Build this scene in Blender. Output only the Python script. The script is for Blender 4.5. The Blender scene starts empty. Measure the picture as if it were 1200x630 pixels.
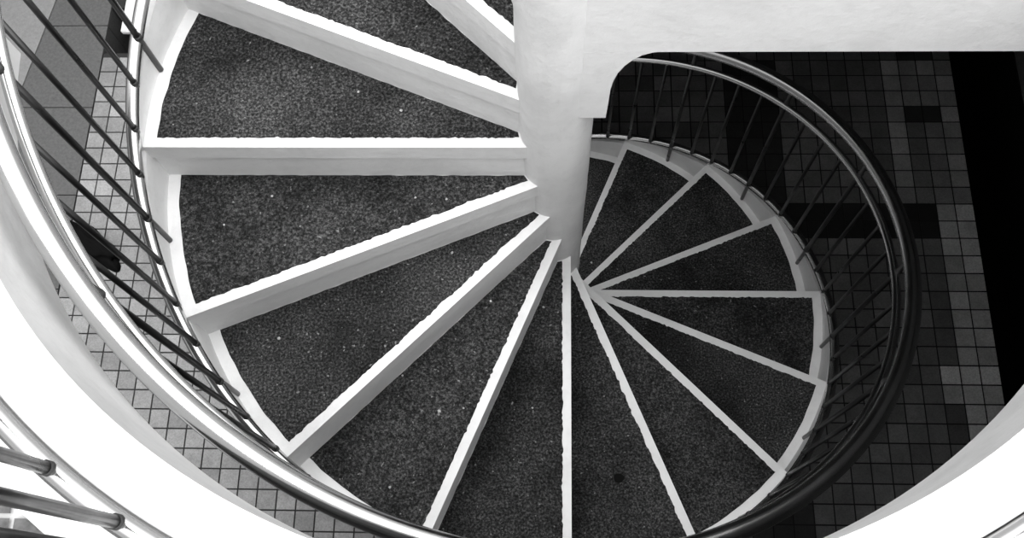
import bpy, bmesh, math, random
from mathutils import Vector, noise
random.seed(7)
C = bpy.context.scene.collection
PI = math.pi
D = PI/8            # one step turns 22.5 degrees
H = 0.1773          # riser
RC = 0.0908         # column radius
RD = 1.0            # outer radius of the dark inlay
RO = 1.037          # outer edge of the flat border
OFF, OFFU, W = 0.0556, 0.0468, 0.0264
FLOOR = -16*H
LAND = 4*H
LB = 0.455          # underside of the landing
Y0 = -0.075         # south face of the landing beam

# ------------------------------------------------------------------ materials
def mat(name, base=0.5, rough=0.7, metal=0.0, build=None):
    m = bpy.data.materials.new(name); m.use_nodes = True
    nt = m.node_tree; b = nt.nodes['Principled BSDF']
    b.inputs['Base Color'].default_value = (base, base, base, 1)
    b.inputs['Roughness'].default_value = rough
    b.inputs['Metallic'].default_value = metal
    if name in ('dark_pebble_aggregate', 'black_plastic', 'pit_shade_black'): b.inputs['Specular IOR Level'].default_value = .08
    if build: build(nt, b)
    return m
def coord(nt):
    return nt.nodes.new('ShaderNodeNewGeometry').outputs['Position']
def nz(nt, scale, detail=4, rough=0.6):
    n = nt.nodes.new('ShaderNodeTexNoise'); n.inputs['Scale'].default_value = scale
    n.inputs['Detail'].default_value = detail; n.inputs['Roughness'].default_value = rough
    nt.links.new(coord(nt), n.inputs['Vector']); return n
def ramp(nt, src, stops):
    r = nt.nodes.new('ShaderNodeValToRGB'); nt.links.new(src, r.inputs[0])
    while len(r.color_ramp.elements) < len(stops): r.color_ramp.elements.new(0.5)
    for e, (p, v) in zip(r.color_ramp.elements, stops):
        e.position = p; e.color = (v, v, v, 1)
    return r.outputs[0]
def mul(nt, a, b, fac=1.0, mode='MULTIPLY'):
    m = nt.nodes.new('ShaderNodeMix'); m.data_type = 'RGBA'; m.blend_type = mode
    m.inputs[0].default_value = fac
    nt.links.new(a, m.inputs[6]); nt.links.new(b, m.inputs[7]); return m.outputs[2]
def bump(nt, b, src, s, d):
    n = nt.nodes.new('ShaderNodeBump'); n.inputs['Strength'].default_value = s
    n.inputs['Distance'].default_value = d
    nt.links.new(src, n.inputs['Height']); nt.links.new(n.outputs[0], b.inputs['Normal'])
def white_b(nt, b):
    a = ramp(nt, nz(nt, 5, 6).outputs[0], [(0.3, .60), (0.55, .70)])
    c = ramp(nt, nz(nt, 38, 5, .7).outputs[0], [(0.30, .70), (0.48, 1.0)])
    nt.links.new(mul(nt, a, c, .2), b.inputs['Base Color'])
    bump(nt, b, nz(nt, 30, 6).outputs[0], .35, .006)
def inlay_b(nt, b):
    g = ramp(nt, nz(nt, 150, 3, .75).outputs[0], [(0.38, .006), (0.52, .025), (0.70, .09)])
    f = ramp(nt, nz(nt, 95, 1, .4).outputs[0], [(0.72, 0.0), (0.80, .16)])
    p = ramp(nt, nz(nt, 3.2, 4).outputs[0], [(0.34, .50), (0.66, 1.75)])
    nt.links.new(mul(nt, mul(nt, g, p), f, 1, 'ADD'), b.inputs['Base Color'])
    bump(nt, b, nz(nt, 220, 2).outputs[0], .6, .003)
def tile_b(nt, b):
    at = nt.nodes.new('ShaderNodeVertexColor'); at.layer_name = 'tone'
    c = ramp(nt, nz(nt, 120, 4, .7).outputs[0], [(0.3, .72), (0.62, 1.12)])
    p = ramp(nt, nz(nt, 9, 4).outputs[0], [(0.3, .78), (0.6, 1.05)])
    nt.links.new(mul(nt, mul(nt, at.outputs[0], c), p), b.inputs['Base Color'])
    bump(nt, b, nz(nt, 160, 3).outputs[0], .3, .002)
def slab_b(lo, hi):
    def f(nt, b):
        nt.links.new(ramp(nt, nz(nt, 60, 5, .7).outputs[0], [(0.3, lo), (0.65, hi)]), b.inputs['Base Color'])
        bump(nt, b, nz(nt, 90, 3).outputs[0], .3, .002)
    return f
def steel_b(lo, hi):
    def f(nt, b):
        nt.links.new(ramp(nt, nz(nt, 14, 5).outputs[0], [(0.3, lo), (0.7, hi)]), b.inputs['Roughness'])
    return f
M = dict(
    white=mat('white_painted_concrete', .8, .75, 0, white_b),
    inlay=mat('dark_pebble_aggregate', .05, .85, 0, inlay_b),
    tile=mat('square_paving_tile', .5, .7, 0, tile_b),
    grout=mat('dark_grout', .02, .95),
    dslab=mat('dark_stone_slab', .15, .8, 0, slab_b(.065, .105)),
    lslab=mat('light_concrete', .4, .8, 0, slab_b(.17, .23)),
    steel=mat('brushed_steel', .62, .2, 1, steel_b(.15, .24)),
    post=mat('dull_steel', .09, .3, 1, steel_b(.25, .42)),
    weld=mat('dark_weld', .03, .6),
    black=mat('black_plastic', .003, .8),
    pit=mat('pit_shade_black', .012, .9),  # near-black colour paints in the shade of the deep recesses
    wall=mat('grey_render', .3, .9, 0, slab_b(.12, .18)),
    crumb=mat('pale_plaster_crumb', .38, .9),
    paver=mat('dark_landing_paver', .06, .8, 0, slab_b(.04, .10)),
    pgrout=mat('pale_grout', .45, .9),
)

# ------------------------------------------------------------------ helpers
def obj(name, bm, m, parent=None, smooth=False, recalc=True):
    if recalc: bmesh.ops.recalc_face_normals(bm, faces=bm.faces)
    me = bpy.data.meshes.new(name); bm.to_mesh(me); bm.free()
    if smooth:
        for p in me.polygons: p.use_smooth = True
    for k in (m if isinstance(m, (list, tuple)) else [m]): me.materials.append(k)
    o = bpy.data.objects.new(name, me); C.objects.link(o); o.parent = parent
    return o
def empty(name, label, cat, loc=(0, 0, 0), group=None):
    o = bpy.data.objects.new(name, None); C.objects.link(o); o.location = loc
    o['label'] = label; o['category'] = cat; o.empty_display_size = .1
    if group: o['group'] = group
    return o
def tag(o, label, cat, group=None):
    o['label'] = label; o['category'] = cat
    if group: o['group'] = group
    return o
def struct(o, label=None):
    o['kind'] = 'structure'
    if label: o['label'] = label
    return o
def prism(bm, pts, z0, z1, mi=0):
    """pts: list of (x,y); z0/z1 floats or lists"""
    n = len(pts)
    a = [bm.verts.new((x, y, z0[i] if isinstance(z0, list) else z0)) for i, (x, y) in enumerate(pts)]
    b = [bm.verts.new((x, y, z1[i] if isinstance(z1, list) else z1)) for i, (x, y) in enumerate(pts)]
    fs = [bm.faces.new(a[::-1]), bm.faces.new(b)]
    for i in range(n): fs.append(bm.faces.new((a[i], a[(i+1) % n], b[(i+1) % n], b[i])))
    for f in fs: f.material_index = mi
    return fs
def box(bm, x0, x1, y0, y1, z0, z1, mi=0):
    return prism(bm, [(x0, y0), (x1, y0), (x1, y1), (x0, y1)], z0, z1, mi)
def tube(bm, path, r, seg=14, caps=True):
    rings = []
    n = len(path)
    for i, p in enumerate(path):
        t = (path[min(i+1, n-1)] - path[max(i-1, 0)]).normalized()
        up = Vector((0, 0, 1)) if abs(t.z) < .9 else Vector((1, 0, 0))
        a = t.cross(up).normalized(); b = a.cross(t).normalized()
        rings.append([bm.verts.new(p + (a*math.cos(2*PI*j/seg) + b*math.sin(2*PI*j/seg))*r) for j in range(seg)])
    for i in range(n-1):
        for j in range(seg):
            bm.faces.new((rings[i][j], rings[i][(j+1) % seg], rings[i+1][(j+1) % seg], rings[i+1][j]))
    if caps:
        bm.faces.new(rings[0][::-1]); bm.faces.new(rings[-1])
def pol(r, th, off=0.0):
    s = math.sqrt(max(r*r - off*off, 0))
    return (s*math.cos(th) - off*math.sin(th), s*math.sin(th) + off*math.cos(th))
def arcpts(r, a, b, n):
    return [(r*math.cos(a + (b-a)*i/n), r*math.sin(a + (b-a)*i/n)) for i in range(n+1)]
def TH(k): return PI + k*D
def angle_at(r, th, off): return th + math.asin(max(-1, min(1, off/r)))

# ------------------------------------------------------------------ the staircase
stair = empty('spiral_staircase', 'white concrete spiral staircase with dark pebble treads around a round column', 'staircase', (0, 0, FLOOR))
def sp(o):                     # geometry is written in world coordinates; shift under the empty
    for v in o.data.vertices: v.co.z -= FLOOR
    return o
def column():
    bm = bmesh.new(); seg = 64
    zs = [FLOOR - .02 + i*(1.0 - FLOOR)/90 for i in range(91)]
    rings = []
    for z in zs:
        row = []
        for j in range(seg):
            a = 2*PI*j/seg
            r = RC + .0022*noise.noise(Vector((math.cos(a)*2.2, math.sin(a)*2.2, z*7))) + .0012*noise.noise(Vector((math.cos(a)*1.1, math.sin(a), z*26)))
            row.append(bm.verts.new((r*math.cos(a), r*math.sin(a), z)))
        rings.append(row)
    for i in range(len(zs)-1):
        for j in range(seg):
            bm.faces.new((rings[i][j], rings[i][(j+1) % seg], rings[i+1][(j+1) % seg], rings[i+1][j]))
    bm.faces.new(rings[-1]); bm.faces.new(rings[0][::-1])
    return obj('central_column', bm, M['white'], stair, True)
sp(column())

def step(k):
    z = -k*H
    th, tb = TH(k), TH(k-1)
    def outline(of, ob, r_out, r_in=.05, n=14):
        a1 = angle_at(r_out, th, of); a0 = angle_at(r_out, tb, ob)
        pts = arcpts(r_out, a0, a1, n)
        pts = [pol(max(r_in, abs(ob)+.001), tb, ob)] + pts + [pol(max(r_in, abs(of)+.001), th, of)]
        return pts
    bm = bmesh.new()
    # slab of the tread, its lip standing a little proud of the riser
    o = outline(OFF, OFFU-.03, RO, .058)
    prism(bm, o, z-.060, z)
    # riser wall down to the next tread, sloping soffit behind it
    a1 = angle_at(RO-.002, th, OFFU); n = 10
    a0 = angle_at(RO-.002, tb, OFFU)
    o2 = [pol(.052, tb, OFFU-.02)] + arcpts(RO-.002, a0-.02, a1, n) + [pol(.052, th, OFFU)]
    zb = []
    for i in range(len(o2)):
        t = 0 if i == 0 else (1 if i == len(o2)-1 else (i-1)/n)
        zb.append(z - H*t - .10 - (.01 if 0 < t < 1 else 0))
    prism(bm, o2, zb, z-.05)
    body = sp(obj('step', bm, M['white'], stair))
    # dark inlay with a ragged painted edge
    bm = bmesh.new()
    of = OFF-W; r_in = .094
    a1 = angle_at(RD, th, of); a0 = angle_at(RD, tb, OFFU)
    pts = []
    nb = 110
    for i in range(nb+1):      # back edge outwards
        r = r_in + (RD-r_in)*i/nb
        j = .0022*noise.noise(Vector((r*35, k*9.1, 0))) if i < nb else 0
        pts.append(pol(r, tb, OFFU + .001 + j*.6))
    for i in range(1, 24):
        a = a0 + (a1-a0)*i/24
        r = RD + .0035*noise.noise(Vector((a*20, k*3.3, 5)))
        pts.append((r*math.cos(a), r*math.sin(a)))
    for i in range(nb, -1, -1):
        r = r_in + (RD-r_in)*i/nb
        j = .0025*noise.noise(Vector((r*25, k*5.7, 9))) + .004*noise.noise(Vector((r*110, k*5.7, 3)))
        pts.append(pol(r, th, of + (j if i < nb else 0)))
    vs = [bm.verts.new((x, y, z+.0012)) for x, y in pts]
    vb = [bm.verts.new((x, y, z-.004)) for x, y in pts]
    bm.faces.new(vs)
    for i in range(len(vs)):
        bm.faces.new((vb[i], vb[(i+1) % len(vs)], vs[(i+1) % len(vs)], vs[i]))
    sp(obj('tread_inlay', bm, M['inlay'], body))
    # sloping outer kerb, low at the nosing and high against the riser above
    bm = bmesh.new()
    b0 = angle_at(RO, tb, OFFU); b1 = angle_at(RO, th, OFF)
    n = 12; ri, ro = RO-.004, RO+.013
    rows = []
    for i in range(n+1):
        t = i/n; a = b0 + (b1-b0)*t
        zt = z + .028 + .135*(1-t) if t < .95 else z + .003 + .025*(1-t)/.05
        zl = z - H*t - .10
        c, s = math.cos(a), math.sin(a)
        rows.append([bm.verts.new((r_*c, r_*s, zz)) for r_, zz in ((ri, z-.01 if zl < z-.01 else zl), (ri, zt), (ro, zt-.006), (ro, zl))])
    for i in range(n):
        for j in range(4):
            bm.faces.new((rows[i][j], rows[i][(j+1) % 4], rows[i+1][(j+1) % 4], rows[i+1][j]))
    bm.faces.new(rows[0][::-1]); bm.faces.new(rows[-1])
    sp(obj('outer_kerb', bm, M['white'], body))
    if k == 5:
        bm = bmesh.new(); cx, cy = .2056, -.7366
        pts = [(cx + (.0165 + .002*math.sin(3*a*PI/8+1))*math.cos(a*PI/8), cy + .0145*math.sin(a*PI/8)) for a in range(16)]
        prism(bm, pts, z-.004, z+.004)
        sp(obj('drain_plug', bm, M['black'], body))['label'] = 'round black plug in the tread'
for k in range(-3, 16): step(k)

# haunch bracket where the landing beam meets the column (its arch-shaped foot)
bm = bmesh.new()
prof = [(.0, .185), (.112, .185), (.1135, .24), (.115, .31), (.119, .345), (.126, .375), (.138, .403), (.152, .425), (.170, .443), (.192, .4535), (.20, LB-.0005), (0, LB-.0005)]
f = [bm.verts.new((x, Y0, z)) for x, z in prof]; g = [bm.verts.new((x, .085, z)) for x, z in prof]
bm.faces.new(f); bm.faces.new(g[::-1])
for i in range(len(f)): bm.faces.new((f[i], f[(i+1) % len(f)], g[(i+1) % len(f)], g[i]))
sp(obj('haunch_bracket', bm, M['white'], stair))

# ------------------------------------------------------------------ railings
def helix(R, z0, k0, k1, step_=.05):
    n = int((k1-k0)/step_)
    return [Vector((R*math.cos(TH(k0+(k1-k0)*i/n)), R*math.sin(TH(k0+(k1-k0)*i/n)), z0 - H*(k0+(k1-k0)*i/n))) for i in range(n+1)]
rail = empty('stair_railing', 'curved steel tube railing spiralling down the outer edge of the staircase', 'railing', (0, 0, FLOOR))
K0, K1 = -3.95, 15.6
ZL, ZM, ZH = .060, .750, .850
RR = 1.036
bm = bmesh.new(); tube(bm, helix(1.039, ZH, K0, K1), .0225, 24); sp(obj('handrail', bm, M['steel'], rail, True))
bm = bmesh.new(); tube(bm, helix(1.026, ZM, K0, K1), .0125, 18); sp(obj('middle_rail', bm, M['steel'], rail, True))
bm = bmesh.new(); tube(bm, helix(RR+.006, ZL, K0, K1), .0165, 18); sp(obj('bottom_rail', bm, M['steel'], rail, True))
def post_proto(name, z0, z1, r, m, parent, collars):
    bm = bmesh.new(); tube(bm, [Vector((0, 0, z0)), Vector((0, 0, (z0+z1)/2)), Vector((0, 0, z1))], r, 12)
    o = obj(name, bm, m, parent, True)
    subs = []
    for cn, cz, cr, ch in collars:
        bm = bmesh.new()
        tube(bm, [Vector((0, 0, cz-ch)), Vector((0, 0, cz)), Vector((0, 0, cz+ch))], cr, 12)
        subs.append(obj(cn, bm, M['weld'], o, True))
    return o
def copy_post(o, parent, loc):
    c = o.copy(); C.objects.link(c); c.parent = parent; c.location = loc
    for s in list(o.children):
        d = s.copy(); C.objects.link(d); d.parent = c
    return c
bal = post_proto('baluster', ZL, ZM, .0068, M['post'], rail, [('weld_collar', ZL+.019, .0085, .006)])
main = post_proto('main_post', -.07, ZH-.01, .0080, M['post'], rail, [('weld_collar', ZL+.019, .0100, .006), ('weld_collar', ZM+.016, .0100, .007)])
nb = nm = 0
k = .09 - 4.0
while k < K1-.05:
    th = TH(k); ismain = abs(((k-.59) % 1)) < 1e-6 or abs(((k-.59) % 1) - 1) < 1e-6
    loc = (1.031*math.cos(th), 1.031*math.sin(th), -H*k - FLOOR)
    if ismain:
        if nm == 0: main.location = loc
        else: copy_post(main, rail, loc)
        nm += 1
    else:
        if nb == 0: bal.location = loc
        else: copy_post(bal, rail, loc)
        nb += 1
    k = round(k + .25, 4)

guard = empty('landing_railing', 'curved steel tube guard railing standing on the white landing kerb', 'railing', (0, 0, LAND))
A0, A1 = math.radians(188), math.radians(352)
def ring(R, z, r, nm_, seg=20):
    bm = bmesh.new(); n = 110
    tube(bm, [Vector((R*math.cos(A0+(A1-A0)*i/n), R*math.sin(A0+(A1-A0)*i/n), z)) for i in range(n+1)], r, seg)
    return obj(nm_, bm, M['steel'], guard, True)
RG = 1.193
ring(RG, .085, .0195, 'bottom_rail'); ring(RG, .76, .0135, 'middle_rail'); ring(RG, .86, .024, 'handrail')
gb = post_proto('baluster', .085, .76, .0095, M['post'], guard, [('weld_collar', .107, .0112, .006)])
gm = post_proto('main_post', -.002, .855, .0115, M['post'], guard, [('weld_collar', .107, .0135, .006), ('foot_flange', .004, .022, .005)])
i = 3; a = math.radians(233.9 - 7*6.15); first_b = first_m = True
while a < A1:
    loc = (RG*math.cos(a), RG*math.sin(a), 0)
    if i % 4 == 0:
        if first_m: gm.location = loc; first_m = False
        else: copy_post(gm, guard, loc)
    else:
        if first_b: gb.location = loc; first_b = False
        else: copy_post(gb, guard, loc)
    i += 1; a += math.radians(6.15)

# ------------------------------------------------------------------ landing (setting)
RI, RK = 1.104, 1.282
bm = bmesh.new()
aS = PI + math.asin(-Y0/RI); aE = 2*PI - math.asin(-Y0/RI)
aS2 = PI + math.asin(-Y0/RK); aE2 = 2*PI - math.asin(-Y0/RK)
def ringplate(bm, r0, r1, s0, e0, s1, e1, z0, z1, n=120):
    rows = []
    for i in range(n+1):
        t = i/n; a = s0+(e0-s0)*t; b = s1+(e1-s1)*t
        rows.append([bm.verts.new((r0*math.cos(a), r0*math.sin(a), z0)), bm.verts.new((r0*math.cos(a), r0*math.sin(a), z1)),
                     bm.verts.new((r1*math.cos(b), r1*math.sin(b), z1)), bm.verts.new((r1*math.cos(b), r1*math.sin(b), z0))])
    for i in range(n):
        for j in range(4): bm.faces.new((rows[i][j], rows[i][(j+1) % 4], rows[i+1][(j+1) % 4], rows[i+1][j]))
    bm.faces.new(rows[0][::-1]); bm.faces.new(rows[-1])
ringplate(bm, RI, RK, aS, aE, aS2, aE2, LB, LAND)
struct(obj('landing_kerb', bm, M['white']), 'curved white kerb edging the round stairwell opening')
# outer plate: between the kerb and a rectangle
XL, XR, YB = -2.4, 2.75, -3.2
bm = bmesh.new(); n = 96
def outer(a):
    c, s = math.cos(a), math.sin(a)
    t = 1e9
    if c > 1e-6: t = min(t, XR/c)
    if c < -1e-6: t = min(t, XL/c)
    if s < -1e-6: t = min(t, YB/s)
    return (t*c, t*s)
angs = [aS2 + (aE2-aS2)*i/n for i in range(n+1)]
inn = [(RK*math.cos(a), RK*math.sin(a)) for a in angs]
out = [outer(a) for a in angs]; out[0] = (XL, Y0); out[-1] = (XR, Y0)
for z0, z1 in ((LB, LAND-.012),):
    rows = [[bm.verts.new((*p, z0)), bm.verts.new((*p, z1)), bm.verts.new((*q, z1)), bm.verts.new((*q, z0))] for p, q in zip(inn, out)]
    for i in range(n):
        for j in range(4): bm.faces.new((rows[i][j], rows[i][(j+1) % 4], rows[i+1][(j+1) % 4], rows[i+1][j]))
    bm.faces.new(rows[0][::-1]); bm.faces.new(rows[-1])
struct(obj('landing_slab', bm, M['pgrout']), 'concrete landing slab around the stairwell')
bm = bmesh.new()
s = .145; g = .007
ox, oy = -.800, -1.018
for i in range(-8, 26):
    for j in range(-16, 8):
        x0, y0 = ox+i*s+g/2, oy+j*s+g/2
        x1, y1 = x0+s-g, y0+s-g
        corners = [(x0, y0), (x1, y0), (x1, y1), (x0, y1)]
        if x0 < XL or x1 > XR or y0 < YB or y1 > Y0: continue
        inside = [math.hypot(*c) < RK+.003 for c in corners]
        if all(inside): continue
        if any(inside):           # clip the paver at the kerb circle
            poly = []
            N = 8
            dense = []
            for a_, b_ in zip(corners, corners[1:]+corners[:1]):
                for q in range(N): dense.append((a_[0]+(b_[0]-a_[0])*q/N, a_[1]+(b_[1]-a_[1])*q/N))
            for (x, y) in dense:
                r = math.hypot(x, y)
                if r < RK+.003:
                    k_ = (RK+.003)/r; x, y = x*k_, y*k_
                    if not (x0-.001 <= x <= x1+.001 and y0-.001 <= y <= y1+.001): continue
                poly.append((x, y))
            if len(poly) < 3: continue
            corners = poly
        vs = [bm.verts.new((x, y, LAND-.006)) for x, y in corners]
        try: bm.faces.new(vs)
        except Exception: pass
struct(obj('landing_paving', bm, M['paver']), 'dark square pavers on the landing')
# north-east landing plate with the straight white beam
bm = bmesh.new()
pl = [(-.02, Y0), (XR, Y0), (XR, 3.6), (-.02, 3.6)]
prism(bm, pl, LB, LAND)
struct(obj('landing_beam', bm, M['white']), 'straight white landing edge running right from the column')

# ------------------------------------------------------------------ ground floor (setting)
P = .1024
bm = bmesh.new()
tone = bm.loops.layers.color.new('tone')
rnd = random.Random(3)
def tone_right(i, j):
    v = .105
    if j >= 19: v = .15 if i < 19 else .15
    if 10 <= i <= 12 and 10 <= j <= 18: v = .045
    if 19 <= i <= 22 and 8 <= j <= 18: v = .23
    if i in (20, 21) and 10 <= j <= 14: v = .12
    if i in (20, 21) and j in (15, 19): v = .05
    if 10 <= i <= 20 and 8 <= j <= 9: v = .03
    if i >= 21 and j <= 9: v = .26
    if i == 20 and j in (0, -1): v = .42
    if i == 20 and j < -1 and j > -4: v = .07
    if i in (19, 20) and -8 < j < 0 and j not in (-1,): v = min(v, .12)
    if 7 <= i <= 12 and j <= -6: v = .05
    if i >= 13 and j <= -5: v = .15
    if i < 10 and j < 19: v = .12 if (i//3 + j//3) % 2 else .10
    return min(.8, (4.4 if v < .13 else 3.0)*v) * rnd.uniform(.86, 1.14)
def quad(x0, x1, y0, y1, v):
    g = .0040
    a = [(x0+g, y0+g), (x1-g, y0+g), (x1-g, y1-g), (x0+g, y1-g)]
    t = [bm.verts.new((x, y, FLOOR)) for x, y in a]
    b = [bm.verts.new((x, y, FLOOR-.005)) for x, y in a]
    fs = [bm.faces.new(t)]
    for q in range(4): fs.append(bm.faces.new((b[q], b[(q+1) % 4], t[(q+1) % 4], t[q])))
    for f in fs:
        for l in f.loops: l[tone] = (v, v, v, 1)
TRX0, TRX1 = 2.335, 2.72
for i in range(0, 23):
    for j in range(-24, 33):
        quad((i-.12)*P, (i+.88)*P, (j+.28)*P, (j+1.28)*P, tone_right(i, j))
PX0, PX1, PY0, PY1 = -2.722, -2.565, 2.035, 2.36
WX0, WY0 = -2.625, 2.165
for i in range(-27, 0):
    for j in range(-24, 31):
        x0 = (i+.42)*P
        y0 = (j+.60)*P
        x1 = x0+P if i < -1 else -.12*P
        if x1 > -.01: x1 = -.0123
        if x0 < PX1 and x1 > PX0+.01 and y0 < 2.7 and y0+P > PY0+.03: continue
        quad(x0, x1, y0, y0+P, rnd.uniform(.48, .58))
fl = struct(obj('floor', bm, M['tile'], recalc=False), 'square tiled ground floor at the foot of the staircase')
# bedding below the tiles, leaving the pit and the channel open
bm = bmesh.new()
def fbox(x0, x1, y0, y1): box(bm, x0, x1, y0, y1, FLOOR-.6, FLOOR-.004)
fbox(-2.722, TRX0, -2.6, PY0); fbox(PX1, TRX0, PY0, 3.6); fbox(-2.722, PX1, PY1, 3.6)
struct(obj('floor_bedding', bm, M['grout']))
bm = bmesh.new()
y = -2.6-.29+.08*0; 
while y < 3.6:
    y1 = y + .57; box(bm, -3.45, -2.727, y+.003-.01, y1-.003-.01, FLOOR-.6, FLOOR+.001); y = y1
struct(obj('floor_border', bm, M['dslab']), 'strip of long dark stone slabs beside the pale tiles')
bm = bmesh.new()
prism(bm, [(-5.2, -2.6), (-3.62, -2.6), (-3.19, 1.70), (-3.075, 2.45), (-2.9, 3.6), (-5.2, 3.6)], FLOOR-.6, FLOOR+.012)
struct(obj('floor_pad', bm, M['lslab']), 'pale grey concrete floor left of the dark slabs')
# pit walls
bm = bmesh.new()
box(bm, PX0-.01, PX1+.01, PY0-.01, PY1+.01, FLOOR-.62, FLOOR-.6)
struct(obj('pit_bottom', bm, M['pit']))
# white block beyond the pit, standing in for a sunlit floor patch
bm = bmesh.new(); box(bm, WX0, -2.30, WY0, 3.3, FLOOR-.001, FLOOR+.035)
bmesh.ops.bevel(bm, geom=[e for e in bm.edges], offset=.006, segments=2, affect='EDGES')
struct(obj('floor_sunlit_patch', bm, M['white']), 'low white block in place of a sunlit patch at the top left of the tiles')
# dark channel on the right, its depth shade put into the colour
bm = bmesh.new()
box(bm, TRX0, TRX1, -3.3, 3.6, FLOOR-.62, FLOOR-.55)
box(bm, TRX0-.02, TRX0+.001, -3.3, 3.6, FLOOR-.6, FLOOR-.003)
box(bm, TRX1-.01, TRX1, -3.3, 3.6, FLOOR-.6, FLOOR-.003)
struct(obj('floor_channel', bm, M['pit']), 'deep channel coloured black for its shade along the right side of the tiled floor')
bm = bmesh.new(); box(bm, TRX1, 2.95, -3.3, 3.6, FLOOR-.6, LB)
struct(obj('wall_east', bm, M['wall']), 'grey wall beyond the black channel')
bm = bmesh.new(); box(bm, -.15, TRX1, 2.45, 2.6, FLOOR-.6, LB)
struct(obj('light_block_north', bm, M['wall']))  # unseen wall added to keep sky light off the deep treads
bm = bmesh.new(); box(bm, -2.4, TRX1, -2.8, -2.6, FLOOR-.6, LB)
struct(obj('wall_south', bm, M['wall']))

bm = bmesh.new(); box(bm, -.15, .0, 1.15, 2.45, FLOOR-.6, LB)
struct(obj('light_block_stair', bm, M['wall']))  # unseen wall added to close the light gap beside the north one
bm = bmesh.new(); box(bm, -4.4, -4.2, -2.6, 3.8, FLOOR-.6, LAND)
struct(obj('light_block_west', bm, M['wall']))  # unseen wall added to block level light from the west
bm = bmesh.new(); box(bm, -4.2, -.15, 3.6, 3.8, FLOOR-.6, LAND)
struct(obj('light_block_yard', bm, M['wall']))  # unseen wall added to cut north-west light into the lower level
# ------------------------------------------------------------------ loose things
def crumple(name, cx, cy, z, lx, ly, lz, rot, seed, m):
    bm = bmesh.new(); bmesh.ops.create_icosphere(bm, subdivisions=4, radius=1)
    c, s_ = math.cos(rot), math.sin(rot)
    for v in bm.verts:
        d = v.co.copy()
        k_ = 1 + .32*noise.noise(d*1.7+Vector((seed, 0, 0))) + .14*noise.noise(d*5+Vector((0, seed, 0)))
        x, y_, zz = d.x*lx*k_, d.y*ly*k_, max(d.z*lz*k_, -lz*.25)+lz*.25
        v.co = (x*c-y_*s_, x*s_+y_*c, zz)
    o = obj(name, bm, m, None, True); o.location = (cx, cy, z); return o
tag(crumple('crumpled_bag', -2.57, .775, FLOOR+.001, .20, .075, .07, -.60, 2.3, M['black']),
    'crumpled black bag lying on the pale tiles behind the left balusters', 'bag')

spots = [(515, 3, -.318, -.607, 'largest pale crumb, on the tread left of the nosing that runs to the bottom edge', .0050),
         (543, 3, -.251, -.597, '', .0030), (363, 0, -.50, .10, '', .0032), (470, 0, -.388, .046, '', .004),
         (575, 2, -.171, -.34, '', .003), (487, 1, -.366, -.113, '', .003), (523, 1, -.284, -.118, '', .003),
         (320, 1, -.747, -.11, '', .003), (263, 1, -.865, -.193, '', .0028), (530, 2, -.282, -.20, '', .0038),
         (472, 3, -.427, -.506, '', .003), (457, 3, -.444, -.818, '', .0035), (637, 4, -.029, -.243, '', .004),
         (640, 4, -.06, -.558, '', .003), (324, 2, -.74, -.45, '', .0045), (693, 11, .182, .364, '', .005)]
proto = None
for px, k, x, y_, lab, r in spots:
    bm = bmesh.new(); bmesh.ops.create_icosphere(bm, subdivisions=2, radius=r)
    for v in bm.verts:
        v.co *= 1 + .5*noise.noise(v.co*260 + Vector((px, 0, 0)))
        v.co.z = v.co.z*.6
    o = obj('plaster_crumb', bm, M['crumb'], None, True)
    zmin = min(v.co.z for v in o.data.vertices)
    o.location = (x, y_, -k*H + .0014 - zmin)
    tag(o, 'tiny pale plaster crumb lying on the dark stair treads', 'crumb', 'plaster crumbs scattered on the treads')

# ------------------------------------------------------------------ light and camera
w = bpy.data.worlds.new('sky'); bpy.context.scene.world = w; w.use_nodes = True
bg = w.node_tree.nodes['Background']; bg.inputs[0].default_value = (1, 1, 1, 1); bg.inputs[1].default_value = 1.0
# overcast sky, brightest overhead
wt = w.node_tree; tc = wt.nodes.new('ShaderNodeTexCoord'); dt = wt.nodes.new('ShaderNodeVectorMath'); dt.operation = 'DOT_PRODUCT'
wt.links.new(tc.outputs['Generated'], dt.inputs[0]); dt.inputs[1].default_value = Vector((.24, -.22, .9)).normalized()
mr = wt.nodes.new('ShaderNodeMapRange'); wt.links.new(dt.outputs['Value'], mr.inputs[0])
mr.inputs[1].default_value = .35; mr.inputs[2].default_value = .97; mr.inputs[3].default_value = .6; mr.inputs[4].default_value = 4.2
cm = wt.nodes.new('ShaderNodeCombineColor')
for q in range(3): wt.links.new(mr.outputs[0], cm.inputs[q])
wt.links.new(cm.outputs[0], bg.inputs[0])
L = bpy.data.lights.new('sun', 'SUN'); L.energy = .9; L.angle = math.radians(40)
so = bpy.data.objects.new('sun', L); C.objects.link(so)
so.rotation_euler = Vector((-.25, .25, 1.0)).to_track_quat('Z', 'Y').to_euler()
cam = bpy.data.cameras.new('camera'); co = bpy.data.objects.new('camera', cam); C.objects.link(co)
cam.sensor_width = 36; cam.lens = 1125.08/1200*36; cam.clip_start = .01; cam.clip_end = 100
co.location = (-.01998, -1.14441, 2.12475); co.rotation_euler = (.3481, .0320, .0176)
co.rotation_mode = 'XYZ'
sc = bpy.context.scene; sc.camera = co
sc.view_settings.view_transform = 'Standard'; sc.view_settings.look = 'None'
sc.view_settings.exposure = .25; sc.view_settings.gamma = 1; sc.view_settings.use_curve_mapping = False
